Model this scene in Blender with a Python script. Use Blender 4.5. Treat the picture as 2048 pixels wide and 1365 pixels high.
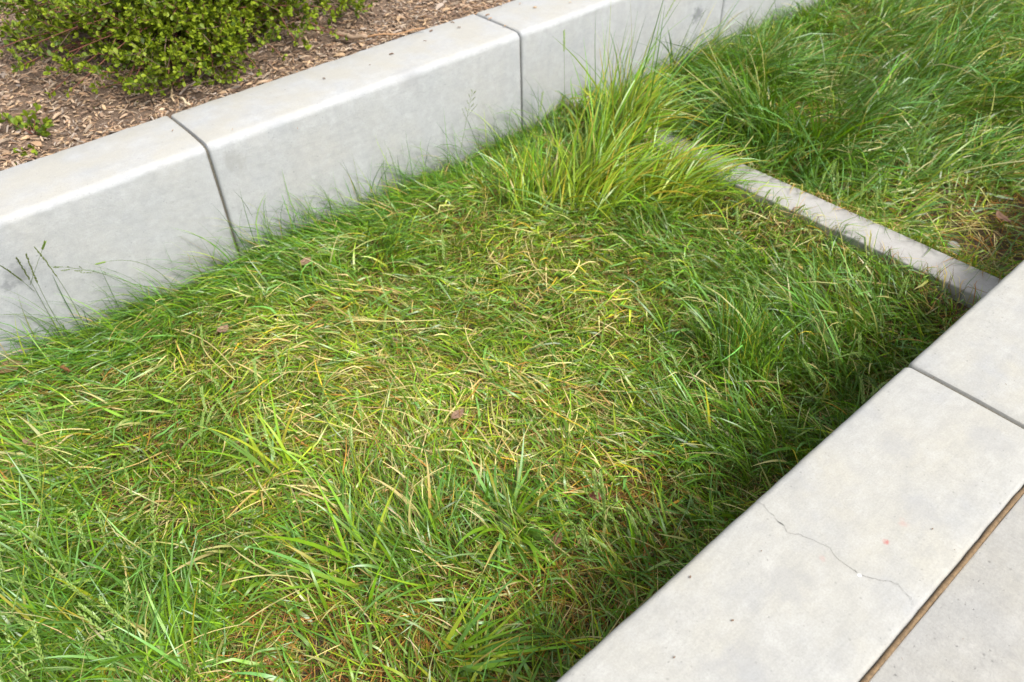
import bpy, bmesh, math, random
import numpy as np
from mathutils import Matrix, Vector

for o in list(bpy.data.objects):
    bpy.data.objects.remove(o)
SC = bpy.context.scene
COL = SC.collection
R = random.Random(7)
N = np.random.default_rng(11)
PI = math.pi

# ------------------------------------------------------------------ camera
# world: X along the walls, Y across the planter, Z up; z = 0 is the top of both walls
F, CX, CY, CAMZ = 1591.6, 1024.0, 682.5, 1.30
d1 = np.array([3554 - CX, -838 - CY, F]); d1 /= np.linalg.norm(d1)
dz = np.array([1085 - CX, 2450 - CY, F]); dz /= np.linalg.norm(dz)
UX, UZ = d1, -dz
UX = UX - UZ * (UX @ UZ); UX /= np.linalg.norm(UX)
UY = np.cross(UZ, UX)
cam_d = bpy.data.cameras.new('camera')
cam = bpy.data.objects.new('camera', cam_d); COL.objects.link(cam)
cam_d.sensor_width = 36.0
cam_d.lens = F * 36.0 / 2048.0
cam_d.clip_start = 0.02
cam_d.clip_end = 2000.0
right = Vector((UX[0], UY[0], UZ[0])); down = Vector((UX[1], UY[1], UZ[1])); fwd = Vector((UX[2], UY[2], UZ[2]))
M = Matrix((right, -down, -fwd)).transposed().to_4x4()
M.translation = Vector((0, 0, CAMZ))
cam.matrix_world = M
cam_d.dof.use_dof = True
cam_d.dof.focus_distance = 1.95
cam_d.dof.aperture_fstop = 4.0
SC.camera = cam


def P(px, py, z):
    """point where the view ray of a photo pixel meets the level z"""
    d = np.array([px - CX, py - CY, F])
    r = np.array([d @ UX, d @ UY, d @ UZ])
    r = r * ((z - CAMZ) / r[2])
    return np.array([r[0], r[1], z])


def PW(px, py, y):
    """point where the view ray of a photo pixel meets the upright plane y"""
    d = np.array([px - CX, py - CY, F])
    r = np.array([d @ UX, d @ UY, d @ UZ])
    r = r * (y / r[1])
    return np.array([r[0], y, r[2] + CAMZ])


# ------------------------------------------------------------------ world, sun, exposure
SUN_EL, SUN_AZ = math.radians(54), math.radians(-80)      # azimuth measured from +X towards +Y
world = bpy.data.worlds.new('World'); SC.world = world
world.use_nodes = True
wn = world.node_tree; wn.nodes.clear()
sky = wn.nodes.new('ShaderNodeTexSky'); sky.sky_type = 'NISHITA'
sky.sun_disc = False
sky.sun_elevation = SUN_EL
sky.sun_rotation = math.radians(90) - SUN_AZ
sky.air_density = 1.0; sky.dust_density = 4.0; sky.ozone_density = 1.0
hs = wn.nodes.new('ShaderNodeHueSaturation'); hs.inputs['Saturation'].default_value = 0.38
bg = wn.nodes.new('ShaderNodeBackground'); bg.inputs['Strength'].default_value = 0.12
wo = wn.nodes.new('ShaderNodeOutputWorld')
wn.links.new(sky.outputs[0], hs.inputs['Color']); wn.links.new(hs.outputs[0], bg.inputs[0]); wn.links.new(bg.outputs[0], wo.inputs[0])
sun_d = bpy.data.lights.new('sun', 'SUN'); sun_d.energy = 2.0; sun_d.angle = math.radians(18); sun_d.color = (1.0, 0.98, 0.945)
sun = bpy.data.objects.new('sun', sun_d); COL.objects.link(sun)
sv = Vector((math.cos(SUN_EL) * math.cos(SUN_AZ), math.cos(SUN_EL) * math.sin(SUN_AZ), math.sin(SUN_EL)))
sun.rotation_euler = sv.to_track_quat('Z', 'Y').to_euler()
sun.location = sv * 20
SC.view_settings.view_transform = 'Standard'
SC.view_settings.look = 'None'
SC.view_settings.gamma = 1.0
SC.view_settings.exposure = 1.08
SC.render.engine = 'CYCLES'
SC.render.resolution_x, SC.render.resolution_y = 1024, 682
SC.cycles.max_bounces = 8
SC.cycles.transparent_max_bounces = 8

# ------------------------------------------------------------------ layout
SOIL = -0.512                    # soil level of the planter
WALL_Y, WALL_B = 2.583, 2.902    # front and back of the far wall
CURB_Y, CURB_O = 0.432, 0.097    # planter side and pavement side of the near wall
J0, JS = 0.810, 1.443            # first joint of the far wall, joint spacing
CJ = 1.552                       # joint of the near wall
BX0, BX1, BZ = 2.492, 2.646, -0.400   # cross beam

# ------------------------------------------------------------------ helpers
def tag(o, label=None, cat=None, group=None, kind=None):
    if label: o['label'] = label
    if cat: o['category'] = cat
    if group: o['group'] = group
    if kind: o['kind'] = kind
    return o


def empty(name, loc, label=None, cat=None, group=None, kind=None):
    o = bpy.data.objects.new(name, None); COL.objects.link(o)
    o.location = loc; o.empty_display_size = 0.05
    return tag(o, label, cat, group, kind)


def np_mesh(name, v, quads=None, tris=None, col=None, smooth=True):
    me = bpy.data.meshes.new(name)
    v = np.asarray(v, dtype=np.float32).reshape(-1, 3)
    q = np.zeros((0, 4), np.int32) if quads is None else np.asarray(quads, np.int32).reshape(-1, 4)
    t = np.zeros((0, 3), np.int32) if tris is None else np.asarray(tris, np.int32).reshape(-1, 3)
    me.vertices.add(len(v)); me.vertices.foreach_set('co', v.ravel())
    idx = np.concatenate([q.ravel(), t.ravel()]).astype(np.int32)
    me.loops.add(len(idx)); me.loops.foreach_set('vertex_index', idx)
    st = np.concatenate([np.arange(len(q)) * 4, len(q) * 4 + np.arange(len(t)) * 3]).astype(np.int32)
    me.polygons.add(len(st)); me.polygons.foreach_set('loop_start', st)
    me.polygons.foreach_set('use_smooth', np.full(len(st), smooth, dtype=bool))
    me.update(calc_edges=True)
    if col is not None:
        a = me.color_attributes.new('Col', 'FLOAT_COLOR', 'POINT')
        c = np.ones((len(v), 4), np.float32); c[:, :3] = np.asarray(col, np.float32).reshape(-1, 3)
        a.data.foreach_set('color', c.ravel())
    return me


def mobj(name, me, mat, parent=None, loc=None):
    o = bpy.data.objects.new(name, me); COL.objects.link(o)
    if mat is not None and not me.materials: me.materials.append(mat)
    if parent is not None: o.parent = parent
    if loc is not None: o.location = loc
    return o


class Acc:
    """collects vertex, quad, triangle and colour arrays of one mesh"""
    def __init__(s): s.v, s.q, s.t, s.c, s.n = [], [], [], [], 0

    def add(s, v, q=None, t=None, c=None):
        v = np.asarray(v, float).reshape(-1, 3)
        s.v.append(v)
        if q is not None: s.q.append(np.asarray(q, int).reshape(-1, 4) + s.n)
        if t is not None: s.t.append(np.asarray(t, int).reshape(-1, 3) + s.n)
        if c is None: c = np.ones((len(v), 3))
        c = np.asarray(c, float)
        if c.ndim == 1: c = np.tile(c, (len(v), 1))
        s.c.append(c); s.n += len(v)

    def mesh(s, name, smooth=True):
        return np_mesh(name, np.concatenate(s.v), np.concatenate(s.q) if s.q else None,
                       np.concatenate(s.t) if s.t else None, np.concatenate(s.c), smooth)


def tube(pts, rad, sides=5, cap=True):
    pts = np.asarray(pts, float); n = len(pts)
    rad = np.broadcast_to(np.asarray(rad, float), (n,))
    tg = np.gradient(pts, axis=0); tg /= np.linalg.norm(tg, axis=1, keepdims=True) + 1e-9
    ref = np.array([0.0, 0, 1]) if abs(tg[0][2]) < .9 else np.array([1.0, 0, 0])
    a = np.cross(tg, ref); a /= np.linalg.norm(a, axis=1, keepdims=True) + 1e-9
    b = np.cross(tg, a)
    th = np.arange(sides) * 2 * PI / sides
    v = pts[:, None] + rad[:, None, None] * (np.cos(th)[None, :, None] * a[:, None] + np.sin(th)[None, :, None] * b[:, None])
    i = np.arange(n - 1)[:, None] * sides; j = np.arange(sides)[None]; k = (np.arange(sides)[None] + 1) % sides
    q = np.stack([i + j, i + k, i + sides + k, i + sides + j], -1).reshape(-1, 4)
    v = v.reshape(-1, 3)
    t = None
    if cap:
        v = np.concatenate([v, pts[:1], pts[-1:]])
        m = n * sides
        t = [[m, (x + 1) % sides, x] for x in range(sides)] + [[m + 1, (n - 1) * sides + x, (n - 1) * sides + (x + 1) % sides] for x in range(sides)]
    return v, q, t


_ph = N.uniform(0, 2 * PI, (60,)); _dr = N.uniform(0, 2 * PI, (60,))


def fnoise(x, y, scale, seed=0, octs=4):
    """smooth pseudo-noise in about -1..1"""
    r = 0; a = 1; tot = 0; k = scale
    for o in range(octs):
        for j in range(3):
            i = (seed * 7 + o * 3 + j) % 60
            r = r + a * np.sin(k * (x * np.cos(_dr[i]) + y * np.sin(_dr[i])) + _ph[i] + 1.3 * np.sin(k * .6 * (y * np.cos(_dr[i]) - x * np.sin(_dr[i])) + _ph[(i + 9) % 60]))
        tot += a * 1.9; a *= .55; k *= 2.05
    return r / tot


def ground(x, y):
    g = SOIL + .014 * fnoise(x, y, 5, 1) + .012 * fnoise(x, y, 14, 2, 2)
    nb = np.exp(-(np.minimum(np.abs(x - BX0), np.abs(x - BX1)) / .11) ** 2)
    return g + nb * .078


def surface(x, y):
    """soil, or the top of the cross beam where it stands"""
    g = ground(x, y)
    return np.where((x > BX0 - .004) & (x < BX1 + .004), BZ + .003, g)


# ------------------------------------------------------------------ materials
def newmat(name):
    m = bpy.data.materials.new(name); m.use_nodes = True
    nt = m.node_tree; nt.nodes.clear()
    out = nt.nodes.new('ShaderNodeOutputMaterial')
    b = nt.nodes.new('ShaderNodeBsdfPrincipled')
    nt.links.new(b.outputs[0], out.inputs[0])
    return m, nt, b, out


def nd(nt, t, **kw):
    n = nt.nodes.new(t)
    for k, v in kw.items():
        if k in n.inputs: n.inputs[k].default_value = v
        else: setattr(n, k, v)
    return n


def mixc(nt, fac, a, b, blend='MIX'):
    n = nt.nodes.new('ShaderNodeMix'); n.data_type = 'RGBA'; n.blend_type = blend
    for s, val in ((0, fac), (6, a), (7, b)):
        if hasattr(val, 'is_linked'): nt.links.new(val, n.inputs[s])
        else: n.inputs[s].default_value = val if s == 0 else (*val, 1)
    return n.outputs[2]


def ramp(nt, src, p0, p1):
    n = nt.nodes.new('ShaderNodeMapRange'); n.clamp = True
    nt.links.new(src, n.inputs[0]); n.inputs[1].default_value = p0; n.inputs[2].default_value = p1
    return n.outputs[0]


def mathn(nt, op, a, b=None):
    n = nt.nodes.new('ShaderNodeMath'); n.operation = op
    for i, val in enumerate((a, b)):
        if val is None: continue
        if hasattr(val, 'is_linked'): nt.links.new(val, n.inputs[i])
        else: n.inputs[i].default_value = val
    return n.outputs[0]


def noise(nt, vec, scale, detail=4, rough=.55, mapscale=None):
    if mapscale:
        mp = nt.nodes.new('ShaderNodeMapping'); mp.inputs['Scale'].default_value = mapscale
        nt.links.new(vec, mp.inputs[0]); vec = mp.outputs[0]
    n = nt.nodes.new('ShaderNodeTexNoise'); n.inputs['Scale'].default_value = scale
    n.inputs['Detail'].default_value = detail; n.inputs['Roughness'].default_value = rough
    nt.links.new(vec, n.inputs['Vector'])
    return n.outputs[0]


def concrete(name, base, warm, cool, streak, streak_amt, spots=(), bump=.25, streak_scale=(1, 1, 1), pore=.5, top=None):
    m, nt, b, out = newmat(name)
    tc = nt.nodes.new('ShaderNodeTexCoord').outputs['Object']
    c = mixc(nt, ramp(nt, noise(nt, tc, 3.1, 5), .42, .66), base, warm)
    c = mixc(nt, ramp(nt, noise(nt, tc, 5.3, 6, .6), .5, .72), c, cool)
    # trowel / broom streaks
    st = noise(nt, tc, streak, 3, .6, streak_scale)
    sm = mathn(nt, 'MULTIPLY', ramp(nt, st, .45, .75), streak_amt)
    c = mixc(nt, sm, c, tuple(x * .72 for x in base))
    # cloudy darker patches
    sp = mathn(nt, 'MULTIPLY', ramp(nt, noise(nt, tc, 11, 7, .68), .58, .8), .42)
    c = mixc(nt, sp, c, tuple(x * .68 for x in base))
    mo = mathn(nt, 'MULTIPLY', ramp(nt, noise(nt, tc, 34, 6, .7), .42, .68), .38)
    c = mixc(nt, mo, c, tuple(x * .74 for x in base))
    lt = mathn(nt, 'MULTIPLY', ramp(nt, noise(nt, tc, 19, 6, .65), .50, .70), .55)
    c = mixc(nt, lt, c, tuple(x * 1.16 for x in base))
    ws = noise(nt, tc, 16, 4, .6, (1, 1, .07))
    c = mixc(nt, mathn(nt, 'MULTIPLY', ramp(nt, ws, .52, .78), .30), c, tuple(x * .72 for x in base))
    if top is not None:                        # weathering on the upper face
        sx = nt.nodes.new('ShaderNodeSeparateXYZ'); nt.links.new(tc, sx.inputs[0])
        tm = mathn(nt, 'MULTIPLY', ramp(nt, sx.outputs[2], -.012, -.002), ramp(nt, noise(nt, tc, 7, 5, .6), .25, .6))
        c = mixc(nt, mathn(nt, 'MULTIPLY', tm, .75), c, top)
    # fine grain and pores
    gr = noise(nt, tc, 250, 4, .75)
    c = mixc(nt, mathn(nt, 'MULTIPLY', ramp(nt, gr, .35, .70), .45), c, tuple(x * .62 for x in base))
    po = noise(nt, tc, 130, 2, .5)
    pm = mathn(nt, 'MULTIPLY', ramp(nt, po, .70, .76), pore)
    c = mixc(nt, pm, c, tuple(x * .42 for x in base))
    vo = nt.nodes.new('ShaderNodeTexVoronoi'); vo.inputs['Scale'].default_value = 48; nt.links.new(tc, vo.inputs['Vector'])
    vh = mathn(nt, 'MULTIPLY', mathn(nt, 'SUBTRACT', 1.0, ramp(nt, vo.outputs['Distance'], .06, .16)), ramp(nt, noise(nt, tc, 21, 3, .6), .54, .60))
    c = mixc(nt, mathn(nt, 'MULTIPLY', vh, pore * .8), c, tuple(x * .38 for x in base))
    for (loc, rad, colr, amt, edge) in spots:
        vs = nt.nodes.new('ShaderNodeVectorMath'); vs.operation = 'SUBTRACT'
        nt.links.new(tc, vs.inputs[0]); vs.inputs[1].default_value = tuple(loc)
        ln = nt.nodes.new('ShaderNodeVectorMath'); ln.operation = 'LENGTH'; nt.links.new(vs.outputs[0], ln.inputs[0])
        dd = mathn(nt, 'ADD', mathn(nt, 'DIVIDE', ln.outputs['Value'], rad),
                   mathn(nt, 'MULTIPLY', mathn(nt, 'SUBTRACT', noise(nt, tc, edge, 5, .7), .5), 2.6))
        mk = mathn(nt, 'MULTIPLY', mathn(nt, 'SUBTRACT', 1.0, ramp(nt, dd, .35, 1.0)), amt)
        c = mixc(nt, mk, c, colr)
    nt.links.new(c, b.inputs['Base Color'])
    b.inputs['Roughness'].default_value = .82
    b.inputs['Specular IOR Level'].default_value = .3
    hgt = mathn(nt, 'ADD', mathn(nt, 'MULTIPLY', st, .5), mathn(nt, 'ADD', mathn(nt, 'MULTIPLY', gr, .25), mathn(nt, 'MULTIPLY', noise(nt, tc, 38, 5, .6), .8)))
    hgt = mathn(nt, 'SUBTRACT', hgt, mathn(nt, 'MULTIPLY', pm, .6))
    bp = nt.nodes.new('ShaderNodeBump'); bp.inputs['Strength'].default_value = bump; bp.inputs['Distance'].default_value = .004
    nt.links.new(hgt, bp.inputs['Height']); nt.links.new(bp.outputs[0], b.inputs['Normal'])
    return m


def leafmat(name, rough=.45, trans=.25, spec=.5, tint=(1, 1, 1)):
    m, nt, b, out = newmat(name)
    at = nt.nodes.new('ShaderNodeAttribute'); at.attribute_name = 'Col'
    tc = nt.nodes.new('ShaderNodeTexCoord').outputs['Object']
    c = mixc(nt, mathn(nt, 'MULTIPLY', ramp(nt, noise(nt, tc, 60, 3), .4, .75), .35), at.outputs['Color'],
             mixc(nt, 1.0, at.outputs['Color'], (.62, .66, .5), 'MULTIPLY'))
    nt.links.new(c, b.inputs['Base Color'])
    b.inputs['Roughness'].default_value = rough
    b.inputs['Specular IOR Level'].default_value = spec
    if trans > 0:
        tr = nt.nodes.new('ShaderNodeBsdfTranslucent'); nt.links.new(mixc(nt, 1.0, c, (1.3, 1.25, .35), 'MULTIPLY'), tr.inputs[0])
        mx = nt.nodes.new('ShaderNodeMixShader'); mx.inputs[0].default_value = trans
        nt.links.new(b.outputs[0], mx.inputs[1]); nt.links.new(tr.outputs[0], mx.inputs[2]); nt.links.new(mx.outputs[0], out.inputs[0])
    return m


def groundmat(name, cols, scale, bump):
    m, nt, b, out = newmat(name)
    tc = nt.nodes.new('ShaderNodeTexCoord').outputs['Object']
    c = mixc(nt, ramp(nt, noise(nt, tc, scale, 8, .7), .35, .65), cols[0], cols[1])
    c = mixc(nt, ramp(nt, noise(nt, tc, scale * 6, 5, .7), .5, .75), c, cols[2])
    nt.links.new(c, b.inputs['Base Color']); b.inputs['Roughness'].default_value = .95
    bp = nt.nodes.new('ShaderNodeBump'); bp.inputs['Strength'].default_value = bump; bp.inputs['Distance'].default_value = .02
    nt.links.new(noise(nt, tc, scale * 4, 6, .7), bp.inputs['Height']); nt.links.new(bp.outputs[0], b.inputs['Normal'])
    return m


def flat(name, col, rough=.8):
    m, nt, b, out = newmat(name)
    tc = nt.nodes.new('ShaderNodeTexCoord').outputs['Object']
    c = mixc(nt, ramp(nt, noise(nt, tc, 160, 4, .7), .35, .7), col, tuple(x * .45 for x in col))
    nt.links.new(c, b.inputs['Base Color']); b.inputs['Roughness'].default_value = rough
    bp = nt.nodes.new('ShaderNodeBump'); bp.inputs['Strength'].default_value = .5; bp.inputs['Distance'].default_value = .003
    nt.links.new(noise(nt, tc, 240, 4, .7), bp.inputs['Height']); nt.links.new(bp.outputs[0], b.inputs['Normal'])
    return m


def cpx(x, y): return P(x, y, 0.0)


def cz(x, y): return P(1328 + x / 2.844, 885 + y / 2.844, 0.0)


GREY = (.155, .16, .17)
M_WALL = concrete('wall_concrete', (.385, .393, .398), (.400, .396, .380), (.345, .357, .370), 60, .30,
                  [(PW(40, 545, WALL_Y), .045, GREY, .55, 40), (PW(15, 575, WALL_Y), .025, GREY, .6, 60), (PW(1395, 30, WALL_Y), .05, GREY, .75, 50),
                   (PW(1405, 75, WALL_Y), .022, GREY, .7, 60), (PW(1340, 180, WALL_Y), .09, (.21, .21, .22), .5, 30), (PW(470, 320, WALL_Y), .06, (.24, .236, .22), .4, 25),
                   (PW(820, 160, WALL_Y), .08, (.26, .26, .26), .4, 25)], bump=.36, streak_scale=(.22, 1, 1), top=(.372, .350, .292))
M_CURB = concrete('curb_concrete', (.372, .366, .338), (.390, .370, .310), (.328, .331, .328), 150, .26,
                  [(cz(1265, 565), .0075, (.36, .10, .085), .75, 130), (cz(1360, 460), .011, (.40, .20, .17), .30, 90), (cz(900, 660), .008, (.38, .22, .19), .3, 90),
                   (cz(1320, 30), .05, (.245, .248, .255), .3, 22), (cz(700, 800), .05, (.245, .248, .255), .28, 22), (cz(1440, 400), .05, (.245, .248, .255), .28, 22),
                   (cz(480, 1250), .06, (.245, .248, .255), .28, 20), (cpx(1980, 880), .06, (.245, .248, .255), .28, 20),
                   (cz(1112, 755), .0042, (.82, .82, .80), .98, 60)], bump=.22, streak_scale=(.12, 1, 1))
M_PAVE = concrete('pavement_concrete', (.385, .374, .345), (.395, .372, .315), (.34, .335, .32), 190, .30, bump=.45, streak_scale=(1, .07, 1), pore=.8)
M_BEAM = concrete('beam_concrete', (.385, .370, .345), (.40, .375, .33), (.35, .342, .328), 70, .35, bump=.3, streak_scale=(1, .25, 1))
M_FILL = flat('joint_fibre', (.21, .135, .065))
M_JOINT = flat('joint_dirt', (.15, .135, .105))
M_CRACK = flat('crack_dirt', (.21, .20, .18))
M_SOIL = groundmat('soil', [(.075, .05, .03), (.12, .085, .05), (.17, .12, .065)], 18, .8)
M_MULCH = groundmat('mulch_soil', [(.16, .105, .07), (.24, .165, .11), (.33, .23, .155)], 60, .9)
M_EARTH = groundmat('earth', [(.10, .09, .05), (.13, .115, .06), (.08, .10, .04)], 3, .5)
M_GRASS = leafmat('grass_blade', .36, .24, .55)
M_DRY = leafmat('dry_grass', .7, .25, .2)
M_LEAF = leafmat('shrub_leaf', .5, .22, .28)
M_WOOD = leafmat('wood_chip', .85, 0, .15)
M_TWIG = leafmat('twig_bark', .75, 0, .25)

# ------------------------------------------------------------------ setting: ground, soil, mulch, pavement
def sheet(name, x0, x1, y0, y1, nx, ny, zf, mat):
    xs = np.linspace(x0, x1, nx); ys = np.linspace(y0, y1, ny)
    X_, Y_ = np.meshgrid(xs, ys, indexing='ij')
    v = np.stack([X_, Y_, zf(X_, Y_)], -1).reshape(-1, 3)
    i = (np.arange(nx - 1)[:, None] * ny + np.arange(ny - 1)[None]).ravel()
    q = np.stack([i, i + ny, i + ny + 1, i + 1], -1)
    o = mobj(name, np_mesh(name, v, q), mat)
    return tag(o, kind='structure')


sheet('ground', -150, 150, -150, 150, 3, 3, lambda x, y: np.full_like(x, -.66), M_EARTH)
near_soil = sheet('planter_soil', -3.2, 9.0, CURB_Y - .05, WALL_Y + .05, 240, 60, lambda x, y: ground(x, y) - .012, M_SOIL)


def mulch_z(x, y):
    up = np.clip((y - WALL_B) / .5, 0, 1)
    return -.022 + .03 * up + (.010 + .012 * up) * fnoise(x, y, 7, 4) + .006 * fnoise(x, y, 23, 5, 2)


mulch = sheet('mulch_bed', -3.2, 9.0, WALL_B - .06, 11.0, 240, 160, mulch_z, M_MULCH)


def slab(name, x0, x1, prof, mat, parent=None, gap_in=.005, nsec=48, wob=.0016, seed=0):
    """concrete length: a closed (y, z) outline swept along X, ends and arrises eased"""
    prof = np.asarray(prof, float); k = len(prof)
    nx_ = np.roll(prof, -1, 0) - prof; nx_ = np.stack([nx_[:, 1], -nx_[:, 0]], -1); nx_ /= np.linalg.norm(nx_, axis=1, keepdims=True)
    vn = nx_ + np.roll(nx_, 1, 0); vn /= np.linalg.norm(vn, axis=1, keepdims=True)
    area = np.sum(prof[:, 0] * np.roll(prof[:, 1], -1) - np.roll(prof[:, 0], -1) * prof[:, 1])
    if area < 0: vn = -vn
    xs = [x0, x0 + gap_in * .35, x0 + gap_in] + list(np.linspace(x0 + .03, x1 - .03, nsec)) + [x1 - gap_in, x1 - gap_in * .35, x1]
    ins = [gap_in, gap_in * .3, 0] + [0] * nsec + [0, gap_in * .3, gap_in]
    V = []
    for si, (x, i) in enumerate(zip(xs, ins)):
        p = prof - vn * i
        w1 = wob * .45 * fnoise(np.full(k, x), p[:, 0] + p[:, 1] + seed, 75, 8, 3) + wob * fnoise(np.full(k, x), p[:, 0] * 3 + seed, 4, 3) + wob * .6 * fnoise(np.full(k, x), p[:, 1] * 5 + seed, 17, 6, 2)
        p = p + vn * w1[:, None]
        xe = .0016 * fnoise(p[:, 0] * 1.0, p[:, 1] + x, 55, 2, 3) if (si < 3 or si >= len(xs) - 3) and gap_in > .003 else 0
        V.append(np.stack([np.full(k, x) + xe, p[:, 0], p[:, 1]], -1))
    V = np.concatenate(V); n = len(xs)
    i = np.arange(n - 1)[:, None] * k; j = np.arange(k)[None]; j2 = (j + 1) % k
    q = np.stack([i + j, i + j2, i + k + j2, i + k + j], -1).reshape(-1, 4)
    me = bpy.data.meshes.new(name)
    me.from_pydata(V.tolist(), [], q.tolist() + [list(range(k)), list(range((n - 1) * k, n * k))])
    bm = bmesh.new(); bm.from_mesh(me); bmesh.ops.recalc_face_normals(bm, faces=bm.faces); bm.to_mesh(me); bm.free()
    me.polygons.foreach_set('use_smooth', [True] * len(me.polygons))
    me.set_sharp_from_angle(angle=math.radians(40))
    return mobj(name, me, mat, parent)


def arc(cy, cz_, r, a0, a1, n):
    return [(cy + r * math.cos(math.radians(a)), cz_ + r * math.sin(math.radians(a))) for a in np.linspace(a0, a1, n)]


# far retaining wall
wall = empty('retaining_wall', (0, WALL_Y, SOIL), 'long light grey concrete retaining wall between wood mulch and grass', 'wall')
wp = [(WALL_Y, -.75)] + [(WALL_Y, z) for z in (-.5, -.35, -.2, -.1)] + arc(WALL_Y + .030, -.033, .030, 180, 95, 8) + [(WALL_Y + .12, -.001), (WALL_Y + .22, .0)] \
    + arc(WALL_B - .010, -.010, .010, 90, 0, 4) + [(WALL_B, -.75)]
wi = wall.matrix_world.inverted()
GAP = .0042
wj = [J0 + JS * k for k in range(-2, 6)]


def unparent_fix(o, root):
    o.location = -Vector(root.location)


for k in range(len(wj) - 1):
    s = slab('wall_segment', wj[k] + GAP, wj[k + 1] - GAP, wp, M_WALL, wall, .009, 170, .0022, k)
    unparent_fix(s, wall)
for x in wj[1:-1]:
    pr = [(y + (.013 if y < WALL_B - .05 else -.013), z - (.012 if z > -.4 else 0)) for y, z in wp]
    s = slab('joint_filler', x - GAP - .008, x + GAP + .008, pr, M_JOINT, wall, .0005, 3, .001, 3); unparent_fix(s, wall)

# near curb wall
curb = empty('curb_wall', (0, CURB_Y, SOIL), 'broad pale concrete curb wall with a thin crack beside the pavement', 'curb')
cp = [(CURB_O, -.75), (CURB_O, -.05)] + arc(CURB_O + .012, -.014, .012, 180, 95, 5) + [(CURB_O + .05, -.0012), (CURB_O + .17, 0), (CURB_Y - .06, -.001)] \
    + arc(CURB_Y - .016, -.017, .016, 88, 0, 7) + [(CURB_Y, z) for z in (-.15, -.35)] + [(CURB_Y, -.75)]
cj = [CJ + JS * k for k in range(-3, 4)]
csegs = []
for k in range(len(cj) - 1):
    s = slab('curb_segment', cj[k] + GAP, cj[k + 1] - GAP, cp, M_CURB, curb, .011, 170, .0013, k + 9); unparent_fix(s, curb); csegs.append(s)
for x in cj[1:-1]:
    pr = [(y + (.012 if y < .2 else -.012), z - (.010 if z > -.4 else 0)) for y, z in cp]
    s = slab('joint_filler', x - GAP - .010, x + GAP + .010, pr, M_JOINT, curb, .0005, 3, .001, 3); unparent_fix(s, curb)

# hairline crack across the curb
ck = [(525, 335), (565, 355), (600, 400), (635, 435), (685, 480), (700, 515), (760, 525), (820, 545), (880, 575), (930, 590), (985, 660), (1040, 700), (1075, 725),
      (1110, 752), (1185, 775), (1240, 788), (1290, 795), (1330, 810), (1375, 860), (1410, 895), (1418, 935)]
pts = []
for a, b in zip(ck[:-1], ck[1:]):
    for t in np.linspace(0, 1, 5)[:-1]:
        pts.append(cz(a[0] + (b[0] - a[0]) * t + R.uniform(-4, 4), a[1] + (b[1] - a[1]) * t + R.uniform(-4, 4)))
pts = np.array(pts); pts[:, 2] = .0011
tg = np.gradient(pts, axis=0); sd = np.stack([-tg[:, 1], tg[:, 0], 0 * tg[:, 0]], -1); sd /= np.linalg.norm(sd, axis=1, keepdims=True)
wdt = N.uniform(.00012, .00040, len(pts))[:, None]
for i in (14, 15, 49, 50): wdt[i] = .0012
v = np.concatenate([pts + sd * wdt, pts - sd * wdt]); n = len(pts)
q = [[i, i + 1, n + i + 1, n + i] for i in range(n - 1)]
crk = mobj('crack', np_mesh('crack', v, q), M_CRACK, csegs[2]); crk['label'] = 'thin dark crack wandering across the curb'

# pavement and the fibre strip in the joint
pv = empty('pavement', (0, 0, -.1), kind='structure')
pp = [(-6, -.6)] + [(-6, -.004), (-3, -.003)] + [(-.5, -.003)] + arc(CURB_O - .009 - .004, -.007, .004, 85, 0, 3) + [(CURB_O - .009, -.6)]
for k in range(-1, 3):
    s = slab('paving_slab', -1.6 + k * 3.2 + .004, -1.6 + (k + 1) * 3.2 - .004, pp, M_PAVE, pv, .004, 40, .0010, k); s.location = (0, 0, .1)
fs = []
for x in np.linspace(-3, 8, 500):
    fs.append((x, CURB_O - .0045 + .0012 * fnoise(x, 0., 20, 3), -.0060 + .0025 * fnoise(x, 1., 30, 4)))
v, q, t = tube(fs, .0050 + .0008 * np.sin(np.arange(500) * 1.9) * np.sin(np.arange(500) * .37), 6)
strip = mobj('joint_filler_strip', np_mesh('joint_filler_strip', v, q, t), M_FILL)
tag(strip, 'brown fibre filler strip in the joint between curb wall and pavement', 'joint filler')

# cross beam between the two beds
bp_ = [(BX0, -.75), (BX0, BZ - .05)] + arc(BX0 + .006, BZ - .006, .006, 180, 92, 4) + [((BX0 + BX1) / 2, BZ + .001)] + arc(BX1 - .006, BZ - .006, .006, 88, 0, 4) + [(BX1, -.75)]
bm_ = slab('cross_beam', CURB_Y + .002, WALL_Y - .002, bp_, M_BEAM, None, .004, 50, .0014, 4)
# slab() sweeps along X; turn it to run across the planter
me = bm_.data
co = np.zeros(len(me.vertices) * 3, np.float32); me.vertices.foreach_get('co', co); co = co.reshape(-1, 3)
co = co[:, [1, 0, 2]]; me.vertices.foreach_set('co', co.ravel()); me.flip_normals(); me.update()
tag(bm_, 'low narrow concrete cross beam dividing the two grass beds', 'beam')

# ------------------------------------------------------------------ grass
C_MID = np.array((.140, .285, .012)); C_DK = np.array((.046, .135, .009)); C_BLUE = np.array((.120, .285, .060)); C_YG = np.array((.300, .385, .022))
C_STRAW = np.array((.62, .53, .23)); C_TAN = np.array((.48, .35, .12)); C_OR = np.array((.37, .185, .04)); C_BRN = np.array((.17, .095, .030)); C_YEL = np.array((.56, .42, .04))


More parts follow.
